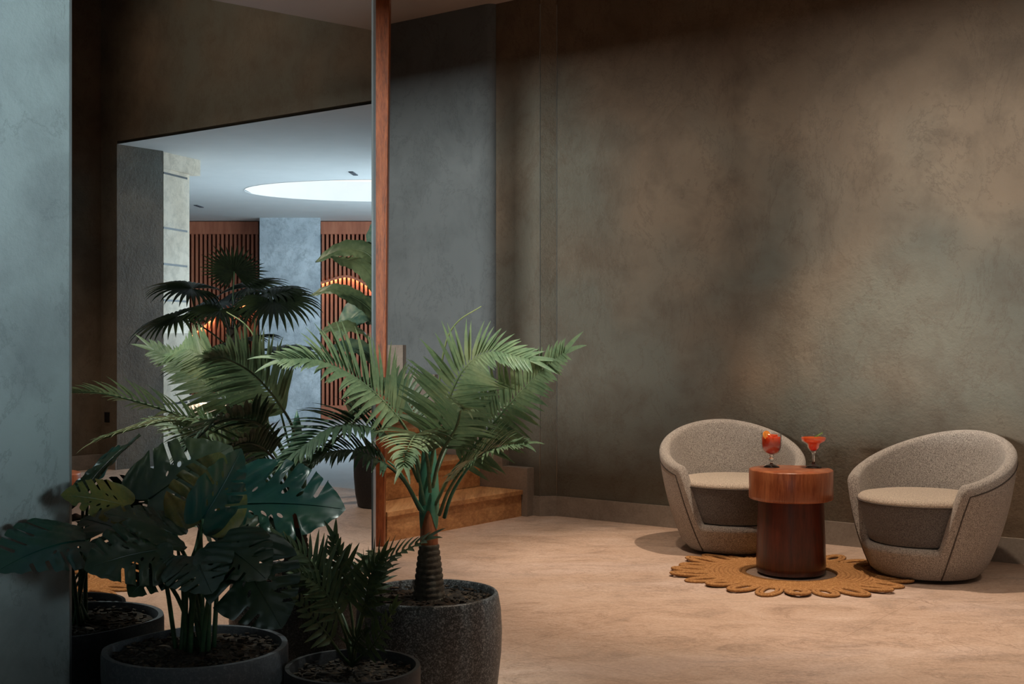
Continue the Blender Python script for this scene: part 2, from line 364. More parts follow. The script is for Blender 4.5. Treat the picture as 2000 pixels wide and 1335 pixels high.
# ------------------------------------------------------------------ wooden stair
st = thing('staircase', 'honey coloured oak staircase climbing left behind the mirror', 'stairs', AB(-4.69, 5.8, 0))
S_FR = [-4.69, -5.03, -5.32, -5.61, -5.90, -6.19, -6.48, -6.77]; S_Z = [.17+.195*i for i in range(7)]
for i in range(7):
    a1, a0 = S_FR[i], S_FR[i+1]
    bm = bmesh.new(); ab_box(bm, -6.77, a1-.012, 5.10, 6.37, (S_Z[i-1] if i else 0), S_Z[i]-.03)
    mesh_obj('riser', bm, M['oak'], st, smooth=False)
    bm = bmesh.new(); ab_box(bm, a0-.005, a1, 5.09, 6.372, S_Z[i]-.03, S_Z[i]); bevel(bm, .003, 2)
    mesh_obj('tread', bm, M['oak'], st, smooth=False)
# post
bm = bmesh.new(); b0 = px(738, 1060, 6.79); b0.z = 0
def postring(z, wr): return [Vector((b0.x-.07, b0.y-.045, z)), Vector((b0.x+.038+wr, b0.y-.045, z)), Vector((b0.x+.038+wr, b0.y+.045, z)), Vector((b0.x-.07, b0.y+.045, z))]
r0 = [bm.verts.new(p) for p in postring(0, 0)]; r1 = [bm.verts.new(p) for p in postring(ZC, .035)]
bm.faces.new(r0[::-1]); bm.faces.new(r1)
for i in range(4): bm.faces.new((r0[i], r0[(i+1) % 4], r1[(i+1) % 4], r1[i]))
bevel(bm, .004, 2)
tag(mesh_obj('wooden_post', bm, M['post'], smooth=False), 'tall reddish brown wooden post rising beside the mirror edge', 'post')

# ------------------------------------------------------------------ mirror and pier
MB0, MB1 = 1.80, 2.925
mir = thing('wall_mirror', 'tall mirror with thin steel edge reflecting plants and lobby', 'mirror', AB(MC, 2.36, 0))
bm = bmesh.new(); ab_box(bm, MC-.006, MC, MB0, MB1-.012, .01, ZC-.005); mesh_obj('mirror_pane', bm, M['mirror'], mir, smooth=False)
bm = bmesh.new(); ab_box(bm, MC-.03, MC-.007, MB0, MB1-.002, 0, ZC-.003); mesh_obj('backing_panel', bm, M['post'], mir, smooth=False)
bm = bmesh.new(); ab_box(bm, MC-.03, MC+.004, MB1-.012, MB1, 0, ZC-.003); mesh_obj('edge_strip', bm, M['metal'], mir, smooth=False)
bm = bmesh.new(); ab_box(bm, MC-.4, MC+.022, -.6, MB0-.004, 0, ZC); bevel(bm, .004, 2)
o = struct('wall_pier', bm, M['pier'], smooth=False)
bm = bmesh.new(); ab_box(bm, MC-.006, MC+.018, MB0-.003, MB0+.003, 0, ZC-.003); struct('trim_3', bm, M['metal'], smooth=False)

# ------------------------------------------------------------------ lobby seen in the mirror
def vprism(bm, pts, z0, z1): prism(bm, [refl((x, y, 0)) for x, y in pts], z0, z1)
def vr(u, y): return ((u-1000)/F*y, y)
ZL = 2.85
bm = bmesh.new(); ab_box(bm, -4.5, 9, WB+.25, 17.5, -.15, 0); struct('floor_lobby', bm, M['lobby_floor'], smooth=False)
# lobby ceiling with an oval hole
CX, CY, RX, RY = -1.45, 14.15, 1.62, 1.03
N = 64
bm = bmesh.new()
outer = [AB(-.15, WB+.003), AB(3.72, WB+.003), AB(3.72, 7.02), AB(9, 7.02), AB(9, 17.5), AB(-4.5, 17.5), AB(-4.5, 7.02), AB(-.15, 7.02)]
hole = [refl((CX+RX*math.cos(2*PI*i/N), CY+RY*math.sin(2*PI*i/N), 0)) for i in range(N)]
ov = [Vector((p.x, p.y)) for p in outer]; hv = [Vector((p.x, p.y)) for p in hole]
vs = ov+hv; ed = [(i, (i+1) % 8) for i in range(8)]+[(8+i, 8+(i+1) % N) for i in range(N)]
rv, re_, rf, *_ = delaunay_2d_cdt(vs, ed, [], 1, 1e-6)
cc = refl((CX, CY, 0))
def in_hole(p):
    q = refl((p.x, p.y, 0)); return ((q.x-CX)/RX)**2+((q.y-CY)/RY)**2 < .97
V = [bm.verts.new((p.x, p.y, ZL)) for p in rv]
for f in rf:
    c = sum((rv[i] for i in f), Vector((0, 0)))/len(f)
    if not in_hole(c): bm.faces.new([V[i] for i in f])
o = struct('ceiling_lobby', bm, M['white'], smooth=False)
rl = thing('ceiling_light', 'glowing oval recessed ceiling light in the lobby beyond', 'ceiling light', (cc.x, cc.y, ZL))
bm = bmesh.new(); a = [bm.verts.new((p.x, p.y, ZL-.004)) for p in hole]; b = [bm.verts.new((p.x, p.y, ZL+.24)) for p in hole]
for i in range(N): bm.faces.new((a[i], a[(i+1) % N], b[(i+1) % N], b[i]))
mesh_obj('recess_rim', bm, M['white'], rl)
bm = bmesh.new(); b = [bm.verts.new((p.x, p.y, ZL+.24)) for p in hole]; bm.faces.new(b); mesh_obj('light_panel', bm, M['ring'], rl, smooth=False)
for (u, v) in ((388, 402), (690, 338)):
    y = (ZL-H)*F/(665-v); p = vx(u, v, y)
    bm = bmesh.new(); box(bm, (p.x, p.y, ZL-.004), (.26, .05, .008), math.radians(20)); o = mesh_obj('ceiling_vent', bm, M['pot_grey'], smooth=False)
    tag(o, 'slim grey vent slot in lobby ceiling ' + ('near the slatted panel' if u < 500 else 'beside the oval light'), 'vent')
# cream pillar with grooves
pa = Vector(vr(319.5, 11.2)); d = Vector((.26, .96)); pb = pa+d*.46; nrm = Vector((-.96, .26))
pl = thing('lobby_pillar', 'cream rendered pillar with thin dark horizontal grooves', 'pillar', refl((pa.x, pa.y, 0)))
bm = bmesh.new(); vprism(bm, [pa, pb, pb+nrm*.5, pa+nrm*.5], 0, ZL-.15); mesh_obj('shaft', bm, M['cream'], pl, smooth=False)
bm = bmesh.new(); vprism(bm, [pa, pb+d*.1-nrm*.06, pb+nrm*.5, pa+nrm*.5], ZL-.15, ZL); mesh_obj('capital', bm, M['cream'], pl, smooth=False)
for z in (2.66, 2.16, 1.83, 1.5, 1.03, .55):
    bm = bmesh.new(); vprism(bm, [pa-nrm*.002, pb-d*.04-nrm*.002, pb-d*.04+nrm*.01, pa+nrm*.01], z-.009, z+.009)
    mesh_obj('groove', bm, M['black'], pl, smooth=False)
# slatted wall panels and concrete pillar
YS = 17.7
def slat_panel(u0, u1, label, arc):
    root = thing('slat_panel', label, 'wall panel', refl((vr((u0+u1)/2, YS)[0], YS, 0)), group='slatted wood panels in the lobby')
    x0, x1 = vr(u0, YS)[0], vr(u1, YS)[0]
    bm = bmesh.new(); vprism(bm, [(x0, YS+.09), (x1, YS+.09), (x1, YS+.14), (x0, YS+.14)], 0.2, 2.72); mesh_obj('backing', bm, M['slat_dark'], root, smooth=False)
    bm = bmesh.new(); vprism(bm, [(x0, YS-.06), (x1, YS-.06), (x1, YS+.1), (x0, YS+.1)], 2.66, 2.84); mesh_obj('top_board', bm, M['slat'], root, smooth=False)
    bm = bmesh.new(); x = x0+.01
    while x < x1-.02:
        vprism(bm, [(x, YS-.03), (x+.032, YS-.03), (x+.032, YS+.09), (x, YS+.09)], .2, 2.66); x += .0615
    mesh_obj('slats', bm, M['slat'], root, smooth=False)
    bm = bmesh.new(); vprism(bm, [(x0, YS-.05), (x1, YS-.05), (x1, YS+.1), (x0, YS+.1)], 0, .2); mesh_obj('base_board', bm, M['slat'], root, smooth=False)
    # arched concealed light strip
    bm = bmesh.new(); bs = bmesh.new(); A_ = [arc(i/24) for i in range(25)]
    for (ua, va), (ub, vb) in zip(A_, A_[1:]):
        p, q = px(ua, va, YS-.05), px(ub, vb, YS-.05)
        for b_, (ya, yb), (za, zb) in ((bs, (-.052, -.044), (-.02, .014)), (bm, (-.035, -.006), (-.004, .012)), (bs, (-.05, .0), (.012, .016))):
            vs = [b_.verts.new(refl((r_.x, YS-.03+yy, r_.z+zz))) for r_ in (p, q) for yy in (ya, yb) for zz in (za, zb)]
            for fc in ((0, 1, 3, 2), (4, 6, 7, 5), (0, 4, 5, 1), (2, 3, 7, 6), (0, 2, 6, 4), (1, 5, 7, 3)): b_.faces.new([vs[k] for k in fc])
    mesh_obj('light_strip', bm, M['glow'], root, smooth=False); mesh_obj('strip_cover', bs, M['slat'], root, smooth=False)
slat_panel(340, 506, 'dark gapped wood slat panel behind the fan palm in lobby', lambda t: (372+134*t, 655-62*math.sin(min(1, t*1.15)*PI/2)))
slat_panel(628, 790, 'wood slat panel with glowing arched strip behind banana plant', lambda t: (626+150*t, 553-18*math.sin(min(1, t/.55)*PI/2)+ (110*max(0, t-.3)**1.4)))
bm = bmesh.new(); q = [vr(507, 17.2), vr(626, 17.2), vr(625, 17.9), vr(507, 17.9)]; vprism(bm, q, 0, ZL)
o = mesh_obj('concrete_column', bm, M['concrete'], smooth=False); tag(o, 'pale blue grey concrete column between two wood slat panels', 'column')
bm = bmesh.new(); vprism(bm, [vr(250, 17.9), vr(860, 17.9), vr(860, 18.1), vr(250, 18.1)], 0, ZL); struct('wall_lobby', bm, M['white'], smooth=False)
# counter
cn = thing('lobby_counter', 'low white lobby counter with warm lit ribbed front', 'counter', refl((vr(400, 13.6)[0], 13.6, 0)))
x0, x1 = vr(330, 13.4)[0], vr(447, 13.4)[0]; zt = H-(775-665)/F*13.4
bm = bmesh.new(); vprism(bm, [(x0, 13.35), (x1, 13.35), (x1, 13.95), (x0, 13.95)], zt-.06, zt); mesh_obj('countertop', bm, M['white'], cn, smooth=False)
bm = bmesh.new(); vprism(bm, [(x0, 13.5), (x1-.03, 13.5), (x1-.03, 13.9), (x0, 13.9)], 0, zt-.06)
x = x0
while x < x1-.05:
    vprism(bm, [(x, 13.47), (x+.022, 13.47), (x+.022, 13.5), (x, 13.5)], 0, zt-.06); x += .046
mesh_obj('ribbed_front', bm, M['white'], cn, smooth=False)
bm = bmesh.new(); vprism(bm, [(x0, 13.41), (x1-.04, 13.41), (x1-.04, 13.43), (x0, 13.43)], zt-.072, zt-.061); mesh_obj('light_strip', bm, M['glow2'], cn, smooth=False)
# socket on the wall
p = vx(198, 815, 10.79)
bm = bmesh.new(); ab_box(bm, AV.dot(p)-.035, AV.dot(p)+.035, WB-.008, WB+.004, .41, .50); bevel(bm, .002)
tag(mesh_obj('wall_socket', bm, M['black'], smooth=False), 'small black wall socket low on the dark wall', 'socket')

# ------------------------------------------------------------------ tub chairs
def smooth01(x): x = max(0, min(1, x)); return x*x*(3-2*x)
def Rout(z): return .245+.156*math.sin(PI/2*min(1, (max(z, 0)/.68)**.78))
def zrim(phi):                 # phi = 0 front, pi back
    a = abs((phi+PI) % (2*PI)-PI); d = math.degrees(a)
    arm = .455+.215*smooth01((d-52)/128)**.8
    s = smooth01((d-44)/15)
    return .155+(arm-.155)*s**.8
def chair_mesh():
    parts = {}
    bm = bmesh.new(); th = .058; n = 240; nt = 16; rows = []
    phis = [2*PI*i/n for i in range(n)]
    def pt(phi, r, z):
        lean = .03*z/.68
        return Vector((r*math.sin(phi)*1.0, -r*math.cos(phi)*.98+lean, z))
    for phi in phis:
        zr = zrim(phi); col = []
        col.append(pt(phi, Rout(0)-.03, 0)); col.append(pt(phi, Rout(0)-.008, .004))
        zt = zr-th/2
        for k in range(1, nt+1): z = .018+(zt-.018)*k/nt; col.append(pt(phi, Rout(z), z))
        rc = Rout(zt)-th/2
        for k in range(1, 8): a = PI*k/8; col.append(pt(phi, rc+th/2*math.cos(a), zt+th/2*math.sin(a)))
        for k in range(0, 9): z = zt+(.10-zt)*k/8; col.append(pt(phi, Rout(z)-th, z))
        rows.append([bm.verts.new(c) for c in col])
    m = len(rows[0])
    for i in range(n):
        a, b = rows[i], rows[(i+1) % n]
        for k in range(m-1): bm.faces.new((a[k], b[k], b[k+1], a[k+1]))
    bm.faces.new([r[0] for r in rows]); bm.faces.new([r[-1] for r in rows])
    parts['shell'] = (bm, M['fabric'])
    bm = bmesh.new(); path = []
    for k in range(8): z = .01+.36*k/8; path.append(pt(math.radians(49+11*k/8), Rout(z)+.0005, z))
    for k in range(0, 61):
        ph = math.radians(62+(298-62)*k/60); z = zrim(ph)-.055; path.append(pt(ph, Rout(z)+.0005, z))
    for k in range(7, -1, -1): z = .01+.36*k/8; path.append(pt(-math.radians(49+11*k/8), Rout(z)+.0005, z))
    tube(bm, path, .0035, 6); parts['seam'] = (bm, M['piping'])
    bm = bmesh.new()
    prof = [(.0, .155), (.235, .155), (.252, .165), (.262, .2), (.288, .30), (.297, .335), (.300, .352)]
    lathe(bm, prof, 72, 0, -.028); parts['seat_base'] = (bm, M['fabric_shaded'])
    bm = bmesh.new(); prof = [(.0, .34), (.297, .345), (.303, .352), (.301, .366), (.288, .377), (.25, .384), (.15, .388), (0, .389)]
    lathe(bm, prof, 72, 0, -.028); parts['seat_cushion'] = (bm, M['fabric_lit'])
    bm = bmesh.new(); tube(bm, [Vector((.302*math.cos(t*PI/36), -.028+.302*math.sin(t*PI/36), .350)) for t in range(72)], .0035, 6, closed=True); parts['piping'] = (bm, M['piping'])
    return parts
def make_chair(label, loc, face):
    root = thing('tub_chair', label, 'chair', loc, math.atan2(face[1], face[0])+PI/2, 'pair of grey tub chairs'); ch = {}
    for k, (b, m) in chair_mesh().items():
        ch[k] = mesh_obj(k, b, m, root, local=True, auto=50 if k == 'shell' else None)
    ch['seam'].parent = ch['shell']; ch['piping'].parent = ch['seat_cushion']
    return root
c1 = make_chair('light grey fabric tub chair against the wall behind the stump table', (1.195, 6.64, .013), (.02, -1))
c2 = make_chair('light grey fabric tub chair to the right of the stump table', (2.0, 5.93, .013), (-.80, -.60))

# ------------------------------------------------------------------ stump table
tb = thing('stump_table', 'round reddish wooden stump side table holding two cocktails', 'side table', TBL)
def wobble(t): return 1+.012*math.sin(3*t+1)+.008*math.sin(5*t)
bm = bmesh.new(); prof = [(0, .364), (.196, .364), (.2, .368), (.201, .38), (.2, .502), (.198, .506), (.194, .508), (0, .508)]
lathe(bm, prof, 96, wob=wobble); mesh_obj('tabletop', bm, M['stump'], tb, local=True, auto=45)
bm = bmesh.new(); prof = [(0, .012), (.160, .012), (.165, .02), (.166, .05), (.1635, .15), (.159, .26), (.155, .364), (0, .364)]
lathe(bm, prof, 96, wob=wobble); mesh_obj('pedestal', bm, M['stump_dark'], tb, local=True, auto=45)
# ------------------------------------------------------------------ drinks
g1 = thing('goblet_cocktail', 'stemmed goblet of red iced cocktail with orange slice', 'drink', (1.277, 6.05, .508))
bm = bmesh.new()
lathe(bm, [(0, .0), (.038, .0), (.039, .003), (.028, .008), (.008, .016), (.006, .025), (.013, .034), (.014, .038), (.008, .046), (.007, .052), (.012, .060), (0, .062)], 48)
mesh_obj('stem', bm, M['solid_glass'], g1, local=True)
bm = bmesh.new(); lathe(bm, [(.010, .0605), (.02, .0625), (.036, .072), (.045, .09), (.048, .11), (.049, .158), (.050, .168), (.048, .168), (.047, .155), (.0465, .11), (.043, .09), (.034, .075), (.015, .065), (0, .0645)], 48)
mesh_obj('bowl', bm, M['glass'], g1, local=True)
bm = bmesh.new(); lathe(bm, [(0, .066), (.014, .067), (.033, .0765), (.0415, .091), (.045, .11), (.0455, .148), (.02, .152), (0, .150)], 48); mesh_obj('drink', bm, M['red'], g1, local=True)
for k in range(5):
    bm = bmesh.new(); a = k*1.25; box(bm, (.022*math.cos(a), .022*math.sin(a), .152), (.017, .017, .016), a*1.7); bevel(bm, .002)
    mesh_obj('ice_cube', bm, M['orange'], g1, local=True)
bm = bmesh.new(); mt = Matrix.Translation((-.026, -.018, .158)) @ Matrix.Rotation(1.2, 4, 'X') @ Matrix.Rotation(.5, 4, 'Y')
bmesh.ops.create_cone(bm, cap_ends=True, segments=24, radius1=.023, radius2=.023, depth=.006, matrix=mt); mesh_obj('orange_slice', bm, M['fruit'], g1, local=True, auto=40)
g2 = thing('margarita_cocktail', 'wide rimmed margarita glass of coral drink with green sprig', 'drink', (1.48, 6.03, .508))
bm = bmesh.new()
lathe(bm, [(0, 0), (.038, 0), (.039, .003), (.03, .008), (.01, .018), (.0055, .03), (.006, .06), (.009, .072), (.013, .078), (0, .079)], 48)
mesh_obj('stem', bm, M['solid_glass'], g2, local=True)
bm = bmesh.new(); lathe(bm, [(.012, .0785), (.018, .082), (.028, .097), (.031, .112), (.04, .119), (.057, .128), (.0625, .142), (.063, .158), (.0615, .158), (.061, .143), (.055, .131), (.038, .122), (.029, .115), (.0265, .1), (.017, .084), (0, .0815)], 48)
mesh_obj('bowl', bm, M['glass'], g2, local=True)
bm = bmesh.new(); lathe(bm, [(0, .082), (.015, .086), (.025, .1), (.0275, .115), (.037, .1235), (.054, .1325), (.059, .1435), (.0592, .148), (0, .148)], 48); mesh_obj('drink', bm, M['orange'], g2, local=True)
bm = bmesh.new(); tube(bm, [Vector((.0, -.01, .15)), Vector((.02, -.012, .16)), Vector((.04, -.012, .172))], .0012, 5)
for k in range(9):
    t = k/9; c = Vector((.04*t, -.011, .15+.022*t)); s = (-1)**k
    a = [bm.verts.new(c), bm.verts.new(c+Vector((.004, .002*s, .004))), bm.verts.new(c+Vector((.012, .006*s, .003+.006*s))), bm.verts.new(c+Vector((.005, .004*s, -.001)))]; bm.faces.new(a)
mesh_obj('herb_sprig', bm, M['herb'], g2, local=True)

# ------------------------------------------------------------------ jute rugs
def rug(loc, label, rot=0, lift=.0):
    root = thing('jute_rug', label, 'rug', loc, rot)
    bm = bmesh.new(); prof = [(.215, .0)]
    r = .225
    while r < .405:
        for k in range(7): a = PI*k/6; prof.append((r-.011*math.cos(a), .002+.009*math.sin(a)))
        r += .022
    prof.append((.41, 0)); lathe(bm, prof, 160, wob=lambda t: 1+.006*math.sin(60*t)); mesh_obj('braided_ring', bm, M['jute'], root, local=True)
    n = 24
    for i in range(n):
        a = 2*PI*i/n; bm = bmesh.new(); ex = Vector((math.cos(a), math.sin(a), 0)); ey = Vector((-ex.y, ex.x, 0)); c = ex*.475
        ra0 = .095+.02*math.sin(i*1.7)
        for (ra, rt) in ((ra0, .05), (ra0*.76, .030)):
            pts = []
            for k in range(40):
                t = 2*PI*k/40; rr = 1+.03*math.sin(t*18+i)
                p = c+ex*ra*math.cos(t)*rr+ey*rt*math.sin(t)*rr; hh = .007+lift*max(0, (p.length-.42))*(.5+.5*math.sin(i*2.3))
                pts.append(p+Vector((0, 0, hh)))
            tube(bm, pts, .0105, 6, closed=True)
        bmesh.ops.scale(bm, vec=(1, 1, .65), verts=bm.verts)
        mesh_obj('scallop', bm, M['jute'], root, local=True)
    return root
rug((TBL.x, TBL.y, 0), 'round scalloped jute rug under the stump table', .1, .12)
rp = vx(70, 1135, 5.77)
rug((rp.x, rp.y, 0), 'round scalloped jute rug reflected at the mirror foot', .4)
t2 = tb.copy(); COL.objects.link(t2); t2.location = (rp.x, rp.y, 0); t2['label'] = 'wooden stump table glimpsed at the lower left of the mirror'
for chd in list(tb.children):
    c = chd.copy(); COL.objects.link(c); c.parent = t2
for o in (tb, t2): o['group'] = 'stump side tables'

# ------------------------------------------------------------------ plants
G = Vector((0, 0, -1))
def blade(bm, base, d, nrm, L, wd, droop, fold=.35, seg=6, tipcurl=0):
    """folded leaflet: two strips meeting at a midline"""
    d = d.normalized(); p = Vector(base); rows = []
    for k in range(seg+1):
        t = k/seg; side = d.cross(nrm); side = side.normalized() if side.length > 1e-5 else Vector((1, 0, 0)); n2 = side.cross(d).normalized()
        ww = wd*(min(1, t*5+.25))*(1-t**2.6)*.5+.0004
        rows.append((bm.verts.new(p+side*ww+n2*ww*fold), bm.verts.new(p), bm.verts.new(p-side*ww+n2*ww*fold)))
        d = (d+G*droop*(.3+t)/seg+n2*tipcurl*t/seg).normalized(); p = p+d*L/seg
    for a, b in zip(rows, rows[1:]):
        bm.faces.new((a[0], a[1], b[1], b[0])); bm.faces.new((a[1], a[2], b[2], b[1]))
def frond(root, pts, nrm, mat, L=.17, wd=.016, n=26, t0=.22, droop=.5, splay=(62, 22), r=.005, fold=.4, liftv=.25, rnd=.12, name='frond'):
    """feather leaf: rachis and leaflets in one mesh"""
    nrm = Vector(nrm).normalized(); P = catmull(pts, 40); bm = bmesh.new()
    tube(bm, P, lambda t: r*(1-.8*t)+.0008, 7)
    for i in range(n):
        f = (i+.5)/n; t = t0+(1-t0)*f; x = t*40; k = min(int(x), 39); p = P[k].lerp(P[k+1], x-k)
        T = (P[k+1]-P[k]).normalized(); side = T.cross(nrm).normalized(); up = side.cross(T).normalized()
        ang = math.radians(splay[0]+(splay[1]-splay[0])*f); LL = L*(.55+.45*math.sin(PI*min(1, f*1.25+.12)))*(1-.45*f**3)
        for s in (-1, 1):
            a = ang*random.uniform(1-rnd, 1+rnd)
            d = T*math.cos(a)+side*s*math.sin(a)+up*liftv*random.uniform(.6, 1.4)
            blade(bm, p+up*.001, d, up, LL*random.uniform(.9, 1.08), wd*(1-.35*f), droop*random.uniform(.6, 1.4), fold, tipcurl=random.uniform(-.2, .2))
    d = (P[-1]-P[-2]).normalized(); side = d.cross(nrm)
    for s in (-.25, .25): blade(bm, P[-1], d+side*s, nrm, L*.6, wd*.7, droop, fold)
    return mesh_obj(name, bm, mat, root, recalc=False)
def pot(root, c, r, h, mat, label=None, soil_drop=.03, shape='round', name='pot'):
    bm = bmesh.new(); x, y = c.x, c.y
    if shape == 'round': prof = [(0, 0), (r*.80, 0), (r*.86, .008), (r*.94, h*.22), (r*.99, h*.5), (r, h*.68), (r*.985, h*.86), (r*.955, h*.965), (r*.945, h*.99), (r*.93, h), (r*.90, h), (r*.885, h*.985), (r*.88, h-.06)]
    else: prof = [(0, 0), (r*.72, 0), (r*.80, .008), (r*.9, h*.3), (r*.97, h*.6), (r, h*.85), (r, h*.975), (r*.99, h), (r*.93, h), (r*.92, h*.97), (r*.9, h-.07)]
    prof.append((0, prof[-1][1])); lathe(bm, prof, 96, x, y); o = mesh_obj(name, bm, mat, root, auto=50)
    bm = bmesh.new(); rr = r*.9; zs = h-soil_drop; prof = [(rr*k/14, 0) for k in range(14, 0, -1)]+[(0, 0)]
    lathe(bm, prof, 48, x, y, zs)
    for v in bm.verts: v.co.z += .012*(1-((v.co.x-x)**2+(v.co.y-y)**2)/rr**2)+random.uniform(-.005, .005)
    for k in range(260):
        a = random.uniform(0, 2*PI); q = rr*.97*math.sqrt(random.random())
        m = Matrix.Translation((x+q*math.cos(a), y+q*math.sin(a), zs+.006+random.uniform(0, .008))) @ Matrix.Rotation(random.uniform(0, 6), 4, 'Z') @ Matrix.Rotation(random.uniform(-.5, .5), 4, 'X') @ Matrix.Diagonal((random.uniform(.006, .024), random.uniform(.004, .010), .004, 1))
        bmesh.ops.create_cube(bm, size=1, matrix=m)
    s = mesh_obj('soil', bm, M['soil'], root, smooth=False); s['kind'] = 'stuff'
    return o

# ---- the bottle palm in the speckled pot
PC = Vector((-.254, 3.76, 0))
palm = thing('potted_palm', 'palm with ringed trunk in round dark speckled stone pot', 'potted plant', PC)
pot(palm, PC, .2235, .362, M['granite'])
bm = bmesh.new(); prof = [(.0, .33)]
z = .33
def tr_r(z): return .029+.020*max(0, (.495-z)/.165)**.9
while z < .495:
    prof += [(tr_r(z)+.0005, z), (tr_r(z)+.0022, z+.006), (tr_r(z)+.0018, z+.013), (tr_r(z)-.001, z+.0165)]; z += .018
prof.append((0, .497)); lathe(bm, prof, 40, PC.x, PC.y, wob=lambda t: 1+.015*math.sin(7*t)); mesh_obj('trunk', bm, M['trunk'], palm)
bm = bmesh.new(); lathe(bm, [(.0275, .490), (.0285, .50), (.027, .54), (.0275, .62), (.027, .64), (0, .64)], 32, PC.x, PC.y); mesh_obj('trunk_sheath', bm, M['trunk_brown'], palm)
bm = bmesh.new(); lathe(bm, [(.0285, .585), (.031, .62), (.032, .66), (.028, .72), (.022, .79), (.012, .86), (0, .9)], 32, PC.x, PC.y)
for v in bm.verts:
    if v.co.z < .6: v.co.z += .03*math.sin(math.atan2(v.co.y-PC.y, v.co.x-PC.x)*3)
mesh_obj('crownshaft', bm, M['shaft'], palm)
def P3(*a): return [px(*q) for q in a]
LP, LD = M['leaf_palm'], M['leaf_palm_dark']
# right frond, towards the room
frond(palm, P3((850, 985, 3.74), (885, 920, 3.70), (945, 850, 3.62), (1002, 782, 3.50), (1055, 728, 3.40), (1100, 690, 3.31)), (-.25, -.9, .3), LP, L=.18, wd=.021, n=38, t0=.25, droop=.22, splay=(58, 34), liftv=.12)
# upright frond arching over to the right, facing the viewer
frond(palm, P3((838, 930, 3.74), (850, 860, 3.68), (872, 790, 3.60), (905, 722, 3.50), (955, 688, 3.42), (1030, 700, 3.36)), (.25, -.85, .45), LP, L=.18, wd=.021, n=36, t0=.22, droop=.25, splay=(58, 40), liftv=.05)
# left arching frond
frond(palm, P3((825, 930, 3.76), (800, 850, 3.74), (755, 790, 3.68), (690, 735, 3.60), (620, 705, 3.52), (560, 702, 3.46)), (.2, -.7, .65), LP, L=.19, wd=.020, n=34, t0=.3, droop=.55, splay=(62, 22))
# left lower frond
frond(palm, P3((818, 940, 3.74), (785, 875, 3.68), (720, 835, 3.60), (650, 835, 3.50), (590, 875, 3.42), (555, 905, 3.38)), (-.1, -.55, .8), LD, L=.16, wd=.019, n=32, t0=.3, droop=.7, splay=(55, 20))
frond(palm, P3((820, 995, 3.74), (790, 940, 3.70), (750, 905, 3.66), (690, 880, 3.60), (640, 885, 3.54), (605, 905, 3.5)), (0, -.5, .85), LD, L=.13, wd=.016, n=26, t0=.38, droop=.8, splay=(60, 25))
# low right frond
frond(palm, P3((858, 1005, 3.72), (875, 960, 3.64), (905, 915, 3.54), (945, 885, 3.44), (985, 872, 3.36), (1020, 868, 3.3)), (-.25, -.5, .8), LP, L=.13, wd=.016, n=26, t0=.3, droop=.55, splay=(60, 20))
# fronds reaching to the viewer and to the wall
frond(palm, P3((840, 960, 3.70), (835, 900, 3.62), (825, 860, 3.50), (812, 850, 3.36), (795, 880, 3.22), (790, 905, 3.14)), (0, -.35, .9), LP, L=.15, wd=.018, n=28, t0=.25, droop=.7, splay=(66, 26))
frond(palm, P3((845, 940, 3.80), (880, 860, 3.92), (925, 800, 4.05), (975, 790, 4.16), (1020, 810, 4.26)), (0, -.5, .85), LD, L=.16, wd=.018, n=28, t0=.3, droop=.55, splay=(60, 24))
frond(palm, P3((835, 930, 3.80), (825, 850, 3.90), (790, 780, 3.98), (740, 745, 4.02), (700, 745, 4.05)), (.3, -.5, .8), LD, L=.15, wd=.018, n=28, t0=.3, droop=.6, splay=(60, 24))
frond(palm, P3((845, 950, 3.72), (860, 890, 3.55), (890, 835, 3.35), (900, 800, 3.15), (905, 800, 3.02)), (.4, .1, .9), LP, L=.15, wd=.018, n=28, t0=.3, droop=.5, splay=(64, 20))
# bare young spear
bm = bmesh.new(); tube(bm, catmull(P3((842, 930, 3.75), (852, 800, 3.70), (868, 680, 3.64), (892, 630, 3.60), (940, 598, 3.54)), 24), lambda t: .0036*(1-.75*t)+.0006, 7); mesh_obj('spear_leaf', bm, M['rachis'], palm)
for q in (((826, 1000, 3.73), (812, 975, 3.71), (796, 945, 3.68), (778, 918, 3.66), (757, 900, 3.64)), ((868, 1010, 3.72), (880, 970, 3.68), (902, 930, 3.64), (930, 895, 3.6), (950, 870, 3.58)), ((828, 985, 3.70), (822, 950, 3.68), (812, 905, 3.64), (806, 880, 3.62))):
    bm = bmesh.new(); tube(bm, catmull(P3(*q), 12), lambda t: .0065*(1-.6*t), 8); mesh_obj('leaf_stalk', bm, M['shaft'], palm)

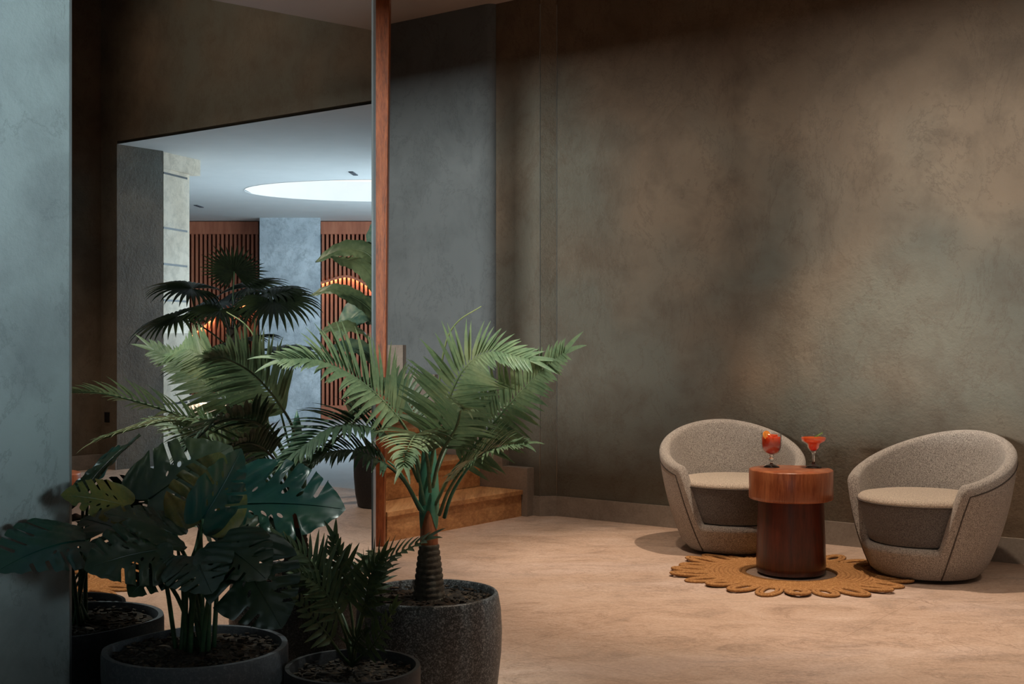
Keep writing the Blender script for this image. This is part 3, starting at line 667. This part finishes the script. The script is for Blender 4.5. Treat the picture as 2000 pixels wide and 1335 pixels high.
# ---- monstera
MCN = Vector((-.797, 3.10, 0))
mon = thing('potted_monstera', 'dark green monstera with holed leaves in smooth grey pot', 'potted plant', MCN)
pot(mon, MCN, .229, .362, M['pot_grey'], shape='bowl', soil_drop=.022)
def leaf_shape(rng, asp=1.0):
    """outline with slits plus hole loops; y from 0 (stalk) to 1 (tip)"""
    half = [(0, .0), (.10, -.10), (.22, -.155), (.34, -.12), (.44, -.01), (.50, .13), (.515, .28), (.49, .43), (.43, .58), (.33, .73), (.20, .87), (.08, .96), (0, 1.0)]
    pts = [p.xy for p in catmull([(x, y, 0) for x, y in half], 60)]
    cuts = [.34+rng.uniform(-.02, .02), .50+rng.uniform(-.02, .02), .64+rng.uniform(-.02, .02), .77]
    out = []; sides = []
    for s in (1, -1):
        res = []; used = set()
        for k, p in enumerate(pts):
            done = False
            if k > 22:
                for ci, cy in enumerate(cuts):
                    if ci not in used and p.y >= cy:
                        used.add(ci)
                        if rng.random() < .95:
                            depth = rng.uniform(.5, .74); x1 = p.x*(1-depth); yi = p.y-.16*(p.x-x1)/.3*.6
                            w_ = .021
                            res += [Vector((p.x, p.y-w_)), Vector((x1+.02, yi-w_*.9)), Vector((x1, yi)), Vector((x1+.02, yi+w_*.9)), Vector((p.x*.985, p.y+w_*1.2))]; done = True
            if not done and (not res or (p-res[-1]).length > .014 and p.y > res[-1].y-.2 or k < 22): res.append(Vector((p.x, p.y)))
        sides.append([Vector((q.x*s*asp, q.y)) for q in res])
    outline = sides[0]+sides[1][-2:0:-1]
    holes = []
    for s in (1, -1):
        for yy in (.14, .27, .41, .55):
            if rng.random() < .8:
                cx_, cy_ = s*rng.uniform(.10, .15)*asp, yy+.05+rng.uniform(-.01, .01); a = math.radians(50 if s > 0 else 130)
                l_, w_ = rng.uniform(.028, .05), rng.uniform(.010, .018)
                holes.append([Vector((cx_+l_*math.cos(t)*math.cos(a)-w_*math.sin(t)*math.sin(a), cy_+l_*math.cos(t)*math.sin(a)+w_*math.sin(t)*math.cos(a))) for t in [2*PI*i/10 for i in range(10)]])
    return outline, holes
def inside(p, poly):
    c = False; n = len(poly)
    for i in range(n):
        a, b = poly[i], poly[i-1]
        if (a.y > p.y) != (b.y > p.y) and p.x < (b.x-a.x)*(p.y-a.y)/(b.y-a.y)+a.x: c = not c
    return c
def monstera_leaf(root, base, tip, nrm, mat, seed, asp=1.0, bend=.25, cup=.25, label=None):
    rng = random.Random(seed); outline, holes = leaf_shape(rng, asp); vs = list(outline); ed = [(i, (i+1) % len(outline)) for i in range(len(outline))]
    for h in holes:
        s = len(vs); vs += h; ed += [(s+i, s+(i+1) % len(h)) for i in range(len(h))]
    for i in range(-10, 11):
        for j in range(-3, 20):
            q = Vector((i*.055*asp, j*.052+.003))
            if inside(q, outline) and min((q-o_).length for o_ in vs) > .018: vs.append(q)
    rv, _, rf, *_ = delaunay_2d_cdt(vs, ed, [], 0, 1e-7)
    Y = (tip-base); L = Y.length; Y.normalize(); N = (Vector(nrm)-Y*Vector(nrm).dot(Y)).normalized(); X = Y.cross(N)*1.12
    bm = bmesh.new(); V = []
    for p in rv:
        x, y = p.x, p.y
        zz = -bend*y*y*.6+cup*abs(x)**1.3*.6-.32*max(0, abs(x)-.28*asp)**1.2+.012*math.cos(abs(x)*38-y*26)*min(1, abs(x)*6)
        V.append(bm.verts.new(base+(X*x+Y*y*(1-.05*bend)+N*(zz+bend*.3*y))*L))
    for f in rf:
        c = sum((rv[i] for i in f), Vector((0, 0)))/len(f)
        if inside(c, outline) and not any(inside(c, h) for h in holes):
            try: bm.faces.new([V[i] for i in f])
            except ValueError: pass
    for v in [v for v in bm.verts if not v.link_faces]: bm.verts.remove(v)
    # midrib
    tube(bm, [base+(Y*y*(1-.05*bend)+N*(-bend*y*y*.6+bend*.3*y+.002))*L for y in [k/10*.97 for k in range(11)]], lambda t: .0032*(1-.8*t), 5)
    o = mesh_obj('leaf', bm, mat, root)
    if label: o['label'] = label
    return o
MM = M['leaf_mon']
leaves = [
 ((290, 975, 3.12), (452, 862, 3.24), (-.35, -.8, .5), MM, 1.08, .2),
 ((248, 988, 3.02), (122, 958, 2.92), (-.1, -.7, .7), M['leaf_mon3'], .75, .3),
 ((165, 1055, 2.92), (-8, 1090, 2.72), (-.15, -.72, .68), M['leaf_mon2'], .95, .5),
 ((392, 1020, 3.00), (430, 880, 3.06), (.15, -.95, .2), M['leaf_mon3'], .95, .15),
 ((455, 985, 3.12), (674, 980, 3.08), (.05, -.72, .7), M['leaf_mon2'], .85, .35),
 ((425, 1052, 3.00), (562, 1018, 3.06), (0, -.45, .9), MM, .9, .3),
 ((318, 1072, 2.84), (165, 1100, 2.72), (0, -.75, .65), MM, .95, .4),
 ((338, 1085, 2.82), (248, 1160, 2.74), (-.2, -.8, .5), MM, .9, .3),
 ((468, 1085, 2.84), (552, 1225, 2.78), (.25, -.88, .35), MM, 1.0, .35),
 ((396, 1012, 2.90), (478, 876, 2.95), (.88, -.35, .35), M['leaf_mon2'], .7, .2),
 ((345, 1045, 2.94), (205, 990, 2.88), (0, -.3, .95), MM, .9, .3),
 ((432, 1062, 2.82), (520, 1120, 2.72), (0, -.55, .8), MM, .95, .4),
 ((390, 1030, 3.2), (330, 930, 3.3), (.2, .5, .8), MM, .9, .3),
 ((275, 1050, 3.02), (150, 1000, 3.06), (0, -.4, .9), MM, .9, .3),
 ((440, 1045, 3.14), (560, 1090, 3.2), (.3, .1, .9), MM, .9, .3),
 ((380, 1085, 2.8), (410, 1150, 2.66), (0, -.8, .6), MM, .9, .3),
]
for i, (b, t, n, m, asp, bend) in enumerate(leaves):
    bp, tp = px(*b), px(*t)
    monstera_leaf(mon, bp, tp, n, m, 11+i, asp, bend)
    a = random.uniform(0, 2*PI); s0 = Vector((MCN.x+.035*math.cos(a)+(bp.x-MCN.x)*.12, MCN.y+.03*math.sin(a), .345))
    mid = s0.lerp(bp, .5); mid.x += (s0.x-bp.x)*.22; mid.y += (s0.y-bp.y)*.18; mid.z += .03
    q = s0.lerp(bp, .8)+(s0.lerp(bp, .8)-bp)*.0; q.z += .015
    bm = bmesh.new(); tube(bm, catmull([s0, mid, q, bp], 20), lambda t: .0064*(1-.5*t), 8); mesh_obj('leaf_stalk', bm, M['stem'], mon)

# ---- parlour palm
PP = Vector((-.395, 3.05, 0))
sp = thing('potted_parlour_palm', 'small feathery parlour palm in low dark pot at front', 'potted plant', PP)
pot(sp, PP, .168, .325, M['pot_dark'], shape='bowl')
LS = M['leaf_small']; B0 = (688, 1300, 3.04)
def sf(pts, n, L=.10, wd=.0125, num=13, droop=.3, t0=.42, sl=(58, 24)):
    frond(sp, P3(B0, *pts), n, LS, L=L*1.08, wd=wd*1.35, n=num, t0=t0, droop=droop, splay=sl, r=.0042, liftv=.15, rnd=.15)
sf([(700, 1230, 3.02), (720, 1160, 2.98), (760, 1095, 2.92), (830, 1055, 2.85)], (-.2, -.6, .75), L=.10, num=15, t0=.35)
sf([(690, 1230, 3.04), (680, 1160, 3.04), (665, 1100, 3.04), (655, 1055, 3.03)], (0, -1, .1), L=.09, num=9)
sf([(670, 1220, 3.02), (640, 1150, 3.00), (605, 1095, 2.97), (560, 1060, 2.93)], (.1, -.7, .65), L=.10, num=13)
sf([(675, 1240, 3.0), (655, 1190, 2.97), (625, 1145, 2.93), (585, 1120, 2.88)], (.1, -.7, .65), L=.09, num=11)
sf([(700, 1240, 3.0), (715, 1180, 2.96), (722, 1130, 2.93), (745, 1090, 2.9)], (-.2, -.9, .3), L=.085, num=11)
sf([(668, 1280, 3.0), (640, 1240, 2.96), (610, 1205, 2.92), (575, 1165, 2.88)], (.3, -.8, .5), L=.07, num=9)
sf([(705, 1282, 3.0), (725, 1265, 2.96), (745, 1235, 2.92), (768, 1190, 2.88)], (-.3, -.8, .4), L=.075, num=8)
sf([(690, 1270, 2.98), (698, 1250, 2.94), (712, 1235, 2.9)], (0, -.9, .3), L=.06, num=6, t0=.4)
sf([(700, 1220, 3.1), (720, 1150, 3.2), (730, 1100, 3.3), (725, 1080, 3.4)], (0, -.5, .8), L=.09, num=12)
sf([(676, 1220, 3.08), (640, 1150, 3.16), (610, 1110, 3.24), (585, 1105, 3.3)], (0, -.5, .8), L=.09, num=12)

# ---- fan palm seen in the mirror (beyond the opening)
FY = 9.6
fp0 = vx(452, 900, FY); FP = Vector((fp0.x, fp0.y, 0))
fan = thing('potted_fan_palm', 'tall dark fan palm with splayed round leaves near lobby opening', 'potted plant', FP)
pot(fan, FP, .24, .45, M['granite'])
def fan_leaf(root, hub, d, nrm, R, mat, nseg=34, spread=310, droop=.9, split=.45):
    d = Vector(d).normalized(); nrm = (Vector(nrm)-d*Vector(nrm).dot(d)).normalized(); side = d.cross(nrm); bm = bmesh.new()
    for i in range(nseg):
        a = math.radians(-spread/2+spread*(i+.5)/nseg); dd = d*math.cos(a)+side*math.sin(a); L = 1.15*R*(.72+.28*math.cos(a/2))*random.uniform(.92, 1.06)
        wv = R*math.radians(spread)/nseg*.62; p = Vector(hub); n_ = 8; rows = []; dr = dd.copy()
        for k in range(n_+1):
            t = k/n_; s = dr.cross(nrm).normalized(); wd = wv*min(t/.5, 1)*(1 if t < .5 else (1-((t-.5)/.5)**1.6))*.95+.0008
            rows.append((bm.verts.new(p+s*wd/1.0*.55+nrm*wd*.25), bm.verts.new(p), bm.verts.new(p-s*wd*.55+nrm*wd*.25)))
            dr = (dr+G*droop*max(0, t-.25)*random.uniform(.7, 1.2)/n_*2.2).normalized(); p = p+dr*L/n_
        for q, r in zip(rows, rows[1:]): bm.faces.new((q[0], q[1], r[1], r[0])); bm.faces.new((q[1], q[2], r[2], r[1]))
    return mesh_obj('leaf', bm, mat, root, recalc=False)
def rdir(x, y, z): # direction given as seen in the mirror
    v = Vector((x, y, z)); return v-2*AV.dot(v)*AV
fz = H-(640-665)/F*FY
for (u, v, y, d, n, R, dr) in (
   (458, 530, 9.6, (0, -.3, .3), (0, -.75, .7), .25, .25),
   (375, 563, 9.5, (-.9, -.2, .1), (-.1, -.3, .95), .34, 1.5),
   (520, 572, 9.5, (.9, -.2, .1), (.1, -.3, .95), .32, 1.5),
   (345, 618, 9.3, (-.85, -.2, -.3), (-.3, -.3, .9), .36, 1.6),
   (535, 585, 9.3, (.6, -.5, -.3), (.2, -.6, .75), .36, 1.8),
   (425, 590, 9.9, (-.3, .3, -.2), (0, -.2, .9), .30, 1.3),
   (485, 560, 9.8, (.5, .3, .2), (0, -.2, .9), .30, 1.3),
   (430, 605, 9.2, (-.2, -.8, -.2), (0, -.6, .8), .30, 1.5),
   (470, 665, 9.2, (.4, -.6, .1), (0, -.3, .95), .30, 1.2),
   (400, 720, 9.2, (-.6, -.5, 0), (0, -.3, .95), .30, 1.2),
   (540, 690, 9.6, (.8, -.2, 0), (0, -.3, .95), .34, 1.3)):
    hub = vx(u, v, y); fan_leaf(fan, hub, rdir(*d), rdir(*n), R, M['fan'], droop=dr)
    s0 = Vector((FP.x, FP.y, min(hub.z-.25, fz-.05))); mid = s0.lerp(hub, .5)+Vector((0, 0, .04)); bm = bmesh.new(); tube(bm, catmull([s0, mid, hub], 12), .006, 6); mesh_obj('leaf_stalk', bm, M['stem'], fan)
bm = bmesh.new(); prof = [(.0, .40)]; z = .4
while z < fz: prof += [(.045+random.uniform(-.004, .006), z), (.038, z+.02)]; z += .035
prof.append((0, z)); lathe(bm, prof, 20, FP.x, FP.y); mesh_obj('trunk', bm, M['trunk'], fan)

# ---- banana plant seen at the right edge of the mirror
BYv = 8.4
bq = vx(748, 900, BYv); BP = Vector((bq.x, bq.y, 0))
ban = thing('potted_banana_plant', 'broad leaved banana plant seen at the mirror edge', 'potted plant', BP)
pot(ban, BP, .2, .4, M['pot_dark'])
def paddle(root, pts, nrm, W, mat, fold=.3):
    P = catmull(pts, 24); bm = bmesh.new(); nrm = Vector(nrm); rows = []
    for i, p in enumerate(P):
        t = i/24; T = (P[min(i+1, 24)]-P[max(i-1, 0)]).normalized(); s = T.cross(nrm).normalized(); up = s.cross(T)
        wd = W*.5*max(0, math.sin(PI*min(1, t*.96+.04)))**.62*(1 if t < .6 else 1-.35*((t-.6)/.4)); row = []
        for k in range(-6, 7):
            x = k/6; row.append(bm.verts.new(p+s*wd*x+up*(abs(x)*fold*wd+.006*math.sin(i*1.9+abs(k))*abs(x))-up*.35*wd*x*x*(.5)))
        rows.append(row)
    for a, b in zip(rows, rows[1:]):
        for k in range(12): bm.faces.new((a[k], a[k+1], b[k+1], b[k]))
    tube(bm, P, lambda t: .007*(1-.8*t), 6); return mesh_obj('leaf', bm, mat, root, recalc=False)
for (pts, n, W, m) in (
   ([(745, 560, 8.4), (728, 505, 8.4), (695, 487, 8.4), (655, 492, 8.35), (616, 512, 8.3)], (0, -.75, .65), .17, 'banana'),
   ([(745, 590, 8.3), (728, 545, 8.25), (700, 515, 8.2), (670, 508, 8.15), (645, 500, 8.1)], (.1, -.5, -.8), .14, 'banana'),
   ([(748, 640, 8.4), (722, 603, 8.35), (690, 580, 8.3), (650, 565, 8.25), (605, 577, 8.2)], (0, -.8, .6), .13, 'banana'),
   ([(748, 640, 8.5), (730, 610, 8.5), (705, 608, 8.45), (680, 630, 8.4), (652, 665, 8.35)], (-.3, -.85, .2), .22, 'banana2'),
   ([(748, 700, 8.4), (722, 665, 8.3), (695, 642, 8.2), (655, 640, 8.15), (624, 652, 8.1)], (0, -.5, .8), .16, 'banana'),
   ([(748, 730, 8.4), (725, 698, 8.3), (700, 680, 8.25), (670, 678, 8.2), (645, 682, 8.15)], (0, -.6, .7), .17, 'banana2'),
   ([(745, 560, 8.5), (735, 500, 8.5), (735, 450, 8.5), (755, 420, 8.5)], (-.6, -.8, 0), .16, 'banana2')):
    paddle(ban, [vx(*q) for q in pts], rdir(*n), W, M[m])
bm = bmesh.new(); tp = vx(745, 570, BYv); tube(bm, catmull([Vector((BP.x, BP.y, .35)), Vector((BP.x, BP.y, .8)), tp], 14), lambda t: .032*(1-.6*t), 12); mesh_obj('stem', bm, M['stem'], ban)
